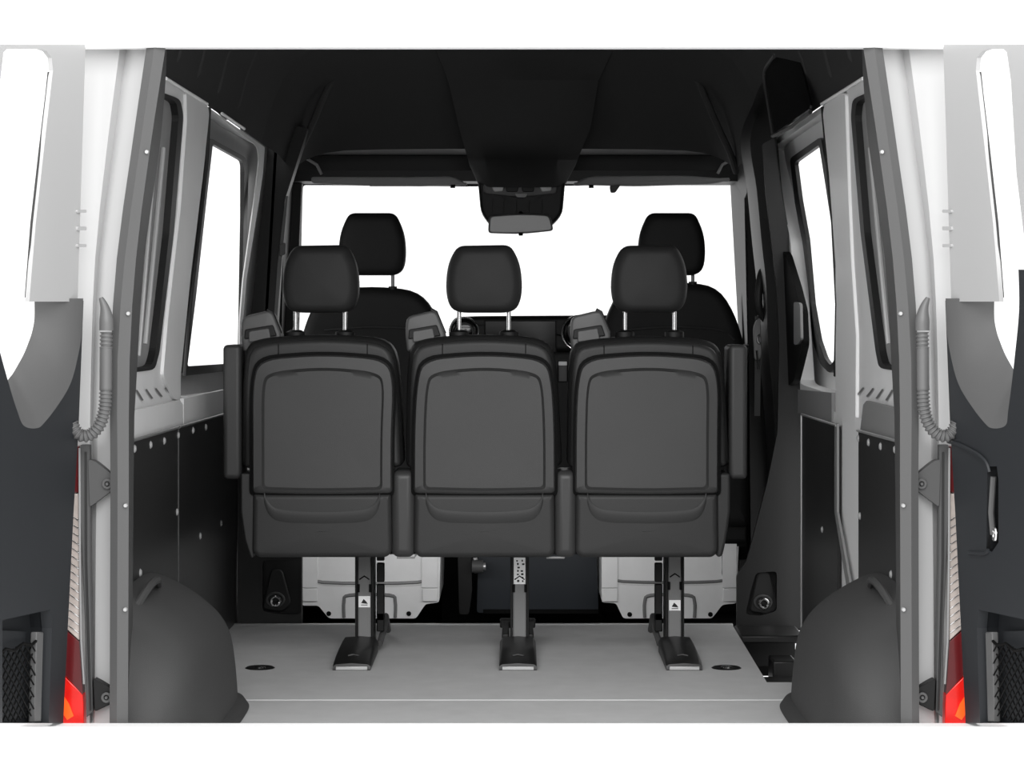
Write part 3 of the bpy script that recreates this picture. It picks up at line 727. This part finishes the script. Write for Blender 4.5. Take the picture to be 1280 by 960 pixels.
# belt buckles between seats
for xx in (697,):
    q = MB(); q.puff(xz(rpoly([(xx, 450), (xx + 13, 450), (xx + 13, 478), (xx, 478)], 2, 2), 1.56), 1.555, 1.58, .004); bb = q.build('belt_buckle', M['black'], bench)
    q = MB(); q.puff(xz(rpoly([(xx + 1, 452), (xx + 12, 452), (xx + 12, 457), (xx + 1, 457)], 1, 2), 1.55), 1.552, 1.557, .001); q.build('buckle_tongue', M['seal_light'], bb)
# legs
FY0, FY1 = 1.42, 1.86
for xc, nm in ((455, 0), (649, 1), (843, 2)):
    lg = bpy.data.objects.new('leg', None); C.objects.link(lg); lg.parent = bench; lg['_w'] = bench['_w']; lg.empty_display_size = .03
    Yl = 1.75; x0 = at(xc - 8, 0, Yl).x; x1 = at(xc + 9, 0, Yl).x
    q = MB(); q.box(x0, x1, Yl, Yl + .04, .02, .33); q.build('upright', M['legmetal'], lg, bevel=.004)
    q = MB(); q.box(x0 - .007, x0 - .001, Yl - .004, Yl + .10, .02, .33); q.box(x1 + .001, x1 + .007, Yl - .004, Yl + .10, .02, .33)
    q.build('side_plate', M['black'], lg, bevel=.001)
    sg = 1 if nm == 0 else -1
    if nm != 1:
        xa = x1 + .012 if nm == 0 else x0 - .012
        q = MB()
        for z_ in (.30, .24, .18, .13, .10): q.box(min(xa, xa + sg*.022), max(xa, xa + sg*.022), Yl + .05, Yl + .07, z_ - .05, z_ + .004)
        q.build('latch_rod', M['black'], lg, bevel=.003)
        q = MB(); q.tube([Vector((xa + sg*.01, Yl + .02, .02)), Vector((xa + sg*.018, Yl + .1, .05)), Vector((xa + sg*.02, Yl + .16, .08)), Vector((xa + sg*.018, Yl + .3, .02))], .009, 8); q.build('strut', M['seal'], lg)
    # notches
    ny = {0: 742, 1: 742, 2: 739}[nm]
    zz = at(0, ny - 2, Yl).z
    q = MB(); q.tube([Vector(((x0+x1)/2 - .014, Yl - .002, zz + .035)), Vector(((x0+x1)/2, Yl - .003, zz + .045)), Vector(((x0+x1)/2 + .014, Yl - .002, zz + .035))] , .002, 6)
    q.box(x0 - .002, x0 + .006, Yl - .006, Yl, zz, zz + .022); q.box(x1 - .006, x1 + .002, Yl - .006, Yl, zz, zz + .022); q.build('notch', M['deep'], lg)
    # sticker
    sy = {0: (745, 759), 1: (697, 730), 2: (750, 763)}[nm]; za, zb = at(0, sy[1], Yl).z, at(0, sy[0], Yl).z
    q = MB(); q.box(x0 + .003, x1 - .003, Yl - .003, Yl - .001, za, min(zb, .31)); st = q.build('sticker', M['white'], lg, smooth=False)
    q = MB(); w_ = x1 - x0 - .012
    if nm == 1:
        random.seed(5)
        for k in range(7):
            for c_ in range(2):
                if random.random() < .8:
                    xx = x0 + .009 + c_ * w_ * .5 + random.random()*.004; z_ = za + .006 + k * .0095
                    q.box(xx, xx + .004 + random.random()*.003, Yl - .0036, Yl - .003, z_, z_ + .004 + random.random()*.002)
    else:
        mx = (x0 + x1)/2; mz = (za + zb)/2
        q.face([Vector((mx - .009, Yl - .0036, mz - .004)), Vector((mx + .010, Yl - .0036, mz - .006)), Vector((mx + .006, Yl - .0036, mz)), Vector((mx - .002, Yl - .0036, mz + .008))])
        q.box(mx - .009, mx + .009, Yl - .0036, Yl - .003, mz - .010, mz - .008)
    q.build('print', M['ink'], lg)
    # foot cover
    fx0, fx1 = ((at(416, 0, FY0).x, at(463, 0, FY0).x), (at(624, 0, FY0).x, at(671, 0, FY0).x), (at(833, 0, FY0).x, at(878, 0, FY0).x))[nm]
    q = MB(); rr = []
    for Y, h_ in ((FY0, .004), (FY0 + .004, .016), (FY0 + .03, .024), (FY0 + .12, .034), (FY0 + .22, .040), (FY0 + .33, .042)):
        rr.append([Vector((fx0, Y, .001)), Vector((fx0, Y, h_*.7)), Vector((fx0 + .008, Y, h_)), Vector(((fx0+fx1)/2, Y, h_ + .003)), Vector((fx1 - .008, Y, h_)), Vector((fx1, Y, h_*.7)), Vector((fx1, Y, .001))])
    q.rings(rr, True, True, True); q.build('foot_cover', M['lining'], lg, ang=50)
    q = MB(); q.box(fx0 + .008, fx1 - .008, FY0 - .004, FY0 + .002, .002, .011); q.build('metal_edge', M['alu'], lg, bevel=.001)
    q = MB(); q.tube([Vector(((fx0+fx1)/2 - .014, FY0 + .06, .031)), Vector(((fx0+fx1)/2, FY0 + .066, .033)), Vector(((fx0+fx1)/2 + .014, FY0 + .06, .031))], .002, 6); q.build('mould_mark', M['seal'], lg)
    if nm == 1:
        q = MB(); q.box(fx0 + .005, fx0 + .025, FY0 + .34, FY0 + .62, .001, .05); q.box(fx1 - .025, fx1 - .005, FY0 + .34, FY0 + .62, .001, .05); q.box(fx0 - .002, fx1 + .002, FY0+.60, FY0 + .64, .03, .055); q.build('rail_bracket', M['lining'], lg, bevel=.004)

# ================================================================ FRONT SEATS
def front_seat(hx, top, nm, label):
    Yf = 2.80
    t = thing('front_seat', label, 'seat', Vector((at(hx, 0, Yf).x, Yf, -.13)))
    q = MB(); q.puff(xz(rpoly([(hx - 100, 660, 10), (hx - 96, 450, 30), (hx - 82, 395, 30), (hx - 62, top + 6, 22), (hx, top, 40), (hx + 58, top + 6, 22), (hx + 82, 395, 30), (hx + 96, 450, 30), (hx + 100, 660, 10)], 10, 4), Yf), Yf, Yf + .13, .035, .006)
    bk = q.build('backrest', M['front_leather'], t)
    q = MB(); q.tube(path_smooth([at(hx - 60, 413, Yf - .004), at(hx, 409, Yf - .008), at(hx + 60, 413, Yf - .004), at(hx + 78, 425, Yf)], 5), .003, 6); q.build('back_seam', M['pillar'], bk)
    q = MB(); q.puff(xz(rpoly([(hx - 29, 266, 8), (hx + 29, 266, 8), (hx + 40, 290, 12), (hx + 42.5, 315, 14), (hx + 40, 336, 10), (hx + 30, 344, 8), (hx - 30, 344, 8), (hx - 40, 336, 10), (hx - 42.5, 315, 14), (hx - 40, 290, 12)], 8, 4), Yf), Yf - .02, Yf + .08, .034, .004, rs=8, radial=True)
    hr = q.build('headrest', M['front_leather'], t)
    for dx in (-26, 26):
        q = MB(); q.tube([at(hx + dx, 338, Yf + .03), at(hx + dx, top + 6, Yf + .03)], .006, 8); q.build('post', M['seal_light'], hr)
        q = MB(); q.tube([at(hx + dx, top + 1, Yf + .03), at(hx + dx, top + 6, Yf + .03)], .014, 10); q.build('post_collar', M['black'], hr)
    q = MB(); q.puff([(at(hx-98, 0, Yf).x, .17), (at(hx+98, 0, Yf).x, .17), (at(hx+98, 0, Yf).x, .33), (at(hx-98, 0, Yf).x, .33)], Yf + .05, Yf + .55, .04); q.build('seat_cushion', M['front_leather'], t)
    return t
s1 = front_seat(465, 357, 0, 'black front seat on the left, behind the windscreen')
s2 = front_seat(840, 351, 1, 'black front seat on the right, beside the dark side pillar')
# pressed-metal seat boxes
Yg = 2.86
for (t, pg, grooves, holes, nm) in ((s1, [(377, 640), (377, 757), (398, 757), (411, 773), (520, 773), (532, 755), (549, 753), (552, 640)],
        [[(395, 690), (395, 715), (403, 728), (522, 728), (531, 716), (531, 690)], [(430, 772), (430, 752), (437, 744), (487, 744), (494, 752), (494, 772)]], [(411, 767), (511, 767)], 0),
        (s2, [(752, 640), (752, 753), (770, 754), (779, 773), (890, 773), (903, 756), (921, 754), (924, 655), (912, 640)],
        [[(770, 690), (770, 716), (778, 727), (896, 727), (904, 716), (904, 690)], [(806, 772), (806, 752), (814, 744), (860, 744), (868, 752), (868, 772)]], [(787, 768), (888, 768)], 1)):
    q = MB(); q.sheet(rpoly(pg, 3, 2), (), lambda x, y: at(x, y, Yg), Vector((0, .45, 0))); bx = q.build('base_box', M['galv'], t, smooth=False)
    for g_ in grooves:
        q = MB(); q.tube(path_smooth([at(x, y, Yg) for x, y in g_], 4), .006, 8); q.build('pressing', M['steel_dark'], bx)
    q = MB(); q.tube(path_smooth([at(x + 2, y + 2.5, Yg) for x, y in grooves[0]], 4), .0035, 6); q.build('pressing_edge', M['galv'], bx)
    for x, y in holes:
        p = at(x, y, Yg); q = MB(); q.disc((p.x, p.z), .008, Yg - .003, Yg + .001, 12); q.build('hole', M['deep'], bx)
    xs_ = (377, 549) if nm == 0 else (752, 903)
    for xx in xs_:
        w_ = 22 if xx < 900 else 20
        xa = xx if xx in (377, 752) else xx - w_ + (20 if xx == 903 else 0)
        q = MB(); q.sheet([(xa, 660), (xa + w_ - 2, 660), (xa + w_ - 2, 735), (xa, 735)], (), lambda x, y: at(x, y, Yg - .006), Vector((0, .004, 0))); q.build('flange', M['galv'], bx, bevel=.002)
        q = MB(); q.sheet([(xa + 1, 736), (xa + w_ - 2, 736), (xa + w_ - 2, 752), (xa + 1, 752)], (), lambda x, y: at(x, y, Yg - .008), Vector((0, .004, 0))); q.build('tab', M['galv'], bx, bevel=.002)
# floor mat and pedal area
q = MB(); q.sheet(rpoly([(598, 690), (746, 690), (748, 762), (745, 766), (596, 766)], 4, 3), (), lambda x, y: at(x, y, 3.05), Vector((0, .02, 0)))
o = q.build('dash_panel', M['mat_blue'], smooth=False); tag(o, 'dark blue-black panel between the front seat bases', 'panel')
q = MB(); q.sheet([(604, 762), (748, 762), (748, 767), (604, 767)], (), lambda x, y: at(x, y, 3.04), Vector((0, .01, 0))); q.build('lower_edge', M['deep'], o)
q = MB(); p = at(594, 706, 2.95)
lv = thing('parking_brake', 'small grey round brake lever hub below the bench seat, left of the middle leg', 'lever', at(585, 770, 2.98))
q.tube([at(590, 708, 2.95), at(604, 708, 2.95)], .022, 14); q.build('hub', M['seal'], lv)
q = MB(); q.tube([at(604, 708, 2.95), at(607, 708, 2.95)], .013, 12); q.tube([at(594, 697, 2.96), at(596, 716, 2.96)], .008, 8); q.build('hub_cap', M['alu'], lv)
q = MB(); q.sheet(rpoly([(572, 680), (589, 680), (590, 740), (586, 768), (574, 768)], 3, 2), (), lambda x, y: at(x, y, 2.97), Vector((0, .03, 0))); q.build('bracket', M['black'], lv)
# flat black sheet put in for the unlit gap between the seat boxes
q = MB(); q.sheet([(552, 640), (752, 640), (752, 800), (552, 800)], (), lambda x, y: at(x, y, 3.35)); q.build('wall_front_dark', M['deep'], kind='structure')
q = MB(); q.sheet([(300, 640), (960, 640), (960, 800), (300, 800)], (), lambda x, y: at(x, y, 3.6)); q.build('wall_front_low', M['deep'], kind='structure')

# ================================================================ DASHBOARD
ds = thing('dashboard', 'black dashboard below the windscreen between the front seats', 'dashboard', Vector((0, 3.7, -.13)))
q = MB(); q.puff([(-.86, .35), (.86, .35), (.86, .84), (.6, .855), (-.6, .855), (-.86, .84)], 3.62, 4.0, .04); q.build('fascia', M['black'], ds)
q = MB(); q.puff(xz(rpoly([(562, 440), (563, 404, 6), (570, 396, 6), (600, 395), (764, 394, 6), (778, 402, 8), (780, 440)], 3, 3), 3.6), 3.56, 3.8, .02); hd = q.build('instrument_hood', M['black'], ds)
q = MB(); q.sheet([(607, 401), (694, 401), (694, 440), (607, 440)], (), lambda x, y: at(x, y, 3.552), Vector((0, .01, 0))); q.build('screen', M['screen'], hd)
q = MB(); q.tube([at(606, 440, 3.55), at(606, 401, 3.55), at(695, 401, 3.55), at(695, 440, 3.55)], .0025, 6); q.build('screen_frame', M['pillar'], hd)
for xx, yy, RR in ((580, 415, .052), (724, 416, .062)):
    p = at(xx, yy, 3.55)
    v = bpy.data.objects.new('air_vent', None); C.objects.link(v); v.parent = ds; v['_w'] = ds['_w']
    q = MB(); q.torus((p.x, 3.545, p.z), RR, .0035, 'y', 32); q.build('bezel', M['chrome'], v)
    q = MB(); q.disc((p.x, p.z), RR*.92, 3.55, 3.57, 24); q.build('nozzle', M['screen'], v)
    q = MB(); q.torus((p.x, 3.548, p.z), RR*.62, .002, 'y', 24); q.build('inner_ring', M['seal'], v)

# ================================================================ OVERHEAD: console, mirror, visors
oc = thing('overhead_console', 'black overhead console with reading lights above the rear-view mirror', 'console', at(652, 290, 3.65))
q = MB(); q.puff(xz(rpoly([(597, 222, 4), (707, 222, 4), (703, 268, 8), (690, 282, 6), (676, 288, 4), (628, 288, 4), (613, 282, 6), (601, 266, 8)], 5, 3), 3.62), 3.60, 3.72, .014); q.build('housing', M['black'], oc)
q = MB(); q.puff(xz(rpoly([(604, 228, 4), (697, 228, 4), (696, 242, 4), (650, 247, 10), (605, 242, 4)], 4, 3), 3.59), 3.582, 3.61, .006); lu = q.build('light_unit', M['seal'], oc)
for a in (614, 674):
    q = MB(); q.puff(xz(rpoly([(a, 232), (a + 16, 231), (a + 15, 239), (a + 3, 240)], 2, 2), 3.58), 3.574, 3.59, .004); q.build('reading_lens', M['rod'], lu)
for a, b_ in ((632, 648), (652, 668)):
    q = MB(); q.puff(xz(rpoly([(a, 233), (b_, 233), (b_ - 1, 240), (a + 1, 240)], 2, 2), 3.58), 3.576, 3.59, .003); q.build('switch', M['black'], lu)
q = MB(); q.puff(xz(rpoly([(643, 242), (660, 242), (657, 247), (646, 247)], 2, 2), 3.58), 3.572, 3.586, .002); q.build('knob', M['seal_light'], lu)
for a in (616, 630, 646, 662, 678):
    q = MB(); q.tube([at(a, 250, 3.602), at(a, 266, 3.602)], .0035, 6); q.build('rib', M['pillar'], oc)
mr = thing('rear_view_mirror', 'grey faced rear-view mirror hanging below the overhead console', 'mirror', at(651, 292, 3.58))
mo = rpoly([(613, 271, 4), (651, 268, 20), (686, 270, 5), (690, 287, 4), (651, 291, 20), (612, 290, 4)], 4, 3)
q = MB(); q.puff(xz(rpoly([(611, 269, 4), (651, 266, 20), (688, 268, 5), (692, 288, 4), (651, 292.5, 20), (610, 291, 4)], 4, 3), 3.55), 3.553, 3.60, .008); q.build('shell', M['seal'], mr)
q = MB(); q.puff(xz(mo, 3.545), 3.546, 3.556, .002); q.build('mirror_glass', M['mirror'], mr)
q = MB(); q.puff(xz([(648, 291), (654, 291), (653.5, 294.5), (648.5, 294.5)], 3.55), 3.55, 3.56, .001); q.build('dimming_tab', M['deep'], mr)
q = MB(); q.tube([at(651, 275, 3.58), at(651, 262, 3.62)], .01, 8); q.build('stem', M['black'], mr)
for (a, b_, nm, y0, y1) in ((388, 586, 'left', 219, 232), (715, 916, 'right', 219, 231)):
    v = thing('sun_visor', 'folded grey sun visor along the top %s of the windscreen' % nm, 'sun visor', at((a+b_)/2, 234, 3.84))
    if nm == 'left': o_ = [(a, 221, 5), (a + 120, 221, 30), (b_ - 20, 220, 10), (b_, 231, 4), (b_ - 60, 233, 6), (a + 60, 232, 10), (a + 2, 229, 4)]
    else: o_ = [(a, 231, 4), (a + 20, 220, 10), (b_ - 60, 219, 20), (b_, 224, 6), (b_ - 25, 230, 8), (a + 80, 233, 10)]
    q = MB(); q.puff(xz(rpoly(o_, 5, 4), 3.82), 3.815, 3.84, .008, .001); vv = q.build('flap', M['visor'], v)
    q = MB(); xx = (566, 739)[nm == 'right']
    q.puff(xz([(xx - 3, 231), (xx + 3, 231), (xx + 3, 235), (xx - 3, 235)], 3.815), 3.81, 3.82, .001); q.build('clip', M['deep'], v)
    if nm == 'left':
        q = MB(); q.box(at(462, 0, 3.8).x, at(508, 0, 3.8).x, 3.806, 3.812, at(0, 233, 3.81).z, at(0, 229.5, 3.81).z); q.build('warning_label', M['seal_light'], v)
        q = MB(); q.tube([at(383, 198, 3.8), at(396, 206, 3.8), at(402, 218, 3.8)], .006, 8); q.build('pivot_arm', M['visor'], v)
    else:
        q = MB(); q.puff(xz(rpoly([(762, 232), (776, 231), (769, 241), (763, 241)], 2, 2), 3.81), 3.805, 3.82, .003); q.build('catch', M['pillar_grey'], v)
        q = MB(); q.tube([at(897, 217, 3.8), at(903, 206, 3.8), at(917, 198, 3.8)], .006, 8); q.build('pivot_arm', M['visor'], v)

# ================================================================ PILLAR FITTINGS
gh = thing('grab_handle', 'black grab handle on the right pillar beside the front seat', 'handle', at(948, 400, 2.72))
q = MB(); q.tube(path_smooth([at(963, 335, 2.70), at(953, 340, 2.66), at(949, 360, 2.64), at(949, 385, 2.64), at(958, 400, 2.66), at(968, 403, 2.7)], 5), .013, 10); q.build('grip', M['pillar'], gh)
for yy in (335, 403):
    q = MB(); q.puff(xz(rpoly([(958, yy - 9), (974, yy - 9), (976, yy + 8), (958, yy + 9)], 4, 3), 2.66), 2.60, 2.75, .012); q.build('mount', M['deep'], gh)
sb = thing('seat_belt', 'seat belt with shiny metal buckle hanging on the right pillar', 'seat belt', at(948, 520, 2.9))
q = MB(); q.sheet([(944, 395), (952, 395), (950, 520), (943, 520)], (), lambda x, y: at(x, y, 2.86), Vector((0, .003, 0))); q.build('strap', M['pillar_grey'], sb)
q = MB(); q.puff(xz(rpoly([(941, 410, 6), (946, 398, 6), (955, 398, 4), (957, 420), (950, 450), (943, 450)], 4, 3), 2.84), 2.83, 2.85, .005); q.build('loop_plate', M['seal_light'], sb)
q = MB(); q.torus(at(950, 424, 2.82), .014, .004, 'y', 16, sx=.6); q.tube([at(946, 438, 2.82), at(948, 462, 2.82)], .004, 6); q.build('buckle', M['chrome'], sb)
sb = thing('seat_belt', 'thin grey seat belt webbing hanging beside the left front pillar', 'seat belt', at(350, 410, 3.27))
q = MB(); q.sheet([(357, 245), (360, 245), (352, 330), (346, 405), (342, 405), (347, 330)], (), lambda x, y: at(x, y, 3.27), Vector((0, .003, 0))); q.build('strap', M['seal'], sb)
q = MB(); q.puff(xz(rpoly([(349, 305), (357, 303), (357, 318), (349, 320)], 2, 2), 3.26), 3.26, 3.275, .003); q.build('height_adjuster', M['pillar_grey'], sb)
q = MB(); q.tube([at(367, 418, 2.3), at(372, 396, 2.3)], .006, 8); o = q.build('belt_stalk', M['seal_light']); tag(o, 'short light metal belt stalk behind the left bench headrest', 'belt stalk')
# black corner trim with pale handle beside the sliding door window
q = MB(-1); q.sheet(rpoly([(303, 310), (296, 318), (283, 360), (276, 388), (274, 430), (280, 455), (286, 478), (300, 486)], 4, 3), (), lambda x, y: PI(x, y, .02), Vector((-.02, 0, 0)))
o = q.build('corner_trim', M['deep'], smooth=False); tag(o, 'black triangular corner trim in front of the right side window', 'trim')
q = MB(-1); q.sheet(rpoly([(283, 377), (275, 379), (274, 425), (278, 431), (283, 431)], 3, 3), (), lambda x, y: PI(x, y, .026), Vector((-.008, 0, 0))); q.build('door_grip', M['seal_light'], o, bevel=.002)
# glossy dark panel set in the right headliner with grey frame line
q = MB(); f_ = lambda x, y: at(x, y, 2.35 - (x - 950)*.012)
q.sheet(rpoly([(955, 92), (978, 59), (996, 59), (1013, 130), (1012, 136), (966, 168)], 4, 3), (), f_, Vector((.008, .015, 0)))
o = q.build('headliner_panel', M['screen'], smooth=False); tag(o, 'glossy black trim panel with grey edge high on the right wall', 'trim')
q = MB(); q.tube(path_smooth([f_(966, 168), f_(960, 130), f_(955, 92), f_(966, 72), f_(977, 60)], 4), .005, 8); q.build('edge_line', M['pillar_grey'], o)
q = MB(); q.tube([f_(966, 170), f_(990, 158), f_(1013, 140)], .006, 8); q.build('lower_edge', M['pillar'], o)
# soft vertical folds in the moulded side lining
for sd in (1, -1):
    q = MB(sd)
    for Y0 in (.9, 1.25, 1.65, 2.1):
        q.tube([Vector((-.860, Y0 + .1, 1.535)), Vector((-.869, Y0 + .08, 1.58)), Vector((-.843, Y0 + .05, 1.67)), Vector((-.80, Y0 + .02, 1.765)), Vector((-.745, Y0, 1.835))], .05, 24, rads=[.012, .05, .05, .05, .03])
    q.build('trim_%d' % (21 if sd > 0 else 22), M['headliner_side'], **ST)

# ================================================================ LIGHT
w = bpy.data.worlds.new('studio'); bpy.context.scene.world = w; w.use_nodes = True
w.node_tree.nodes['Background'].inputs['Color'].default_value = (1, 1, 1, 1)
w.node_tree.nodes['Background'].inputs['Strength'].default_value = 1.35
def area(name, loc, rot, size, sy, power):
    l = bpy.data.lights.new(name, 'AREA'); l.shape = 'RECTANGLE'; l.size = size; l.size_y = sy; l.energy = power
    o = bpy.data.objects.new(name, l); C.objects.link(o); o.location = loc; o.rotation_euler = rot
    return o
area('softbox', (0, -3.8, 2.7), (math.radians(62), 0, 0), 4.5, 2.8, 200)
area('seat_box_fill', (-.12, 2.37, .27), (math.radians(72), 0, 0), 1.3, .08, 2.1)  # added unseen fill light that brightens the seat boxes

# ================================================================ CAMERA
cd = bpy.data.cameras.new('camera'); cam = bpy.data.objects.new('camera', cd); C.objects.link(cam)
cam.location = CAM; cam.rotation_euler = (math.pi/2, 0, 0)
cd.sensor_fit = 'HORIZONTAL'; cd.sensor_width = 36; cd.lens = FPX / 1280 * 36
cd.shift_x = -(CX - 640) / 1280; cd.shift_y = -(480 - HY) / 1280
cd.clip_start = .05; cd.clip_end = 200
bpy.context.scene.camera = cam
bpy.context.scene.view_settings.view_transform = 'Standard'
for o in bpy.data.objects:
    if '_w' in o: del o['_w']
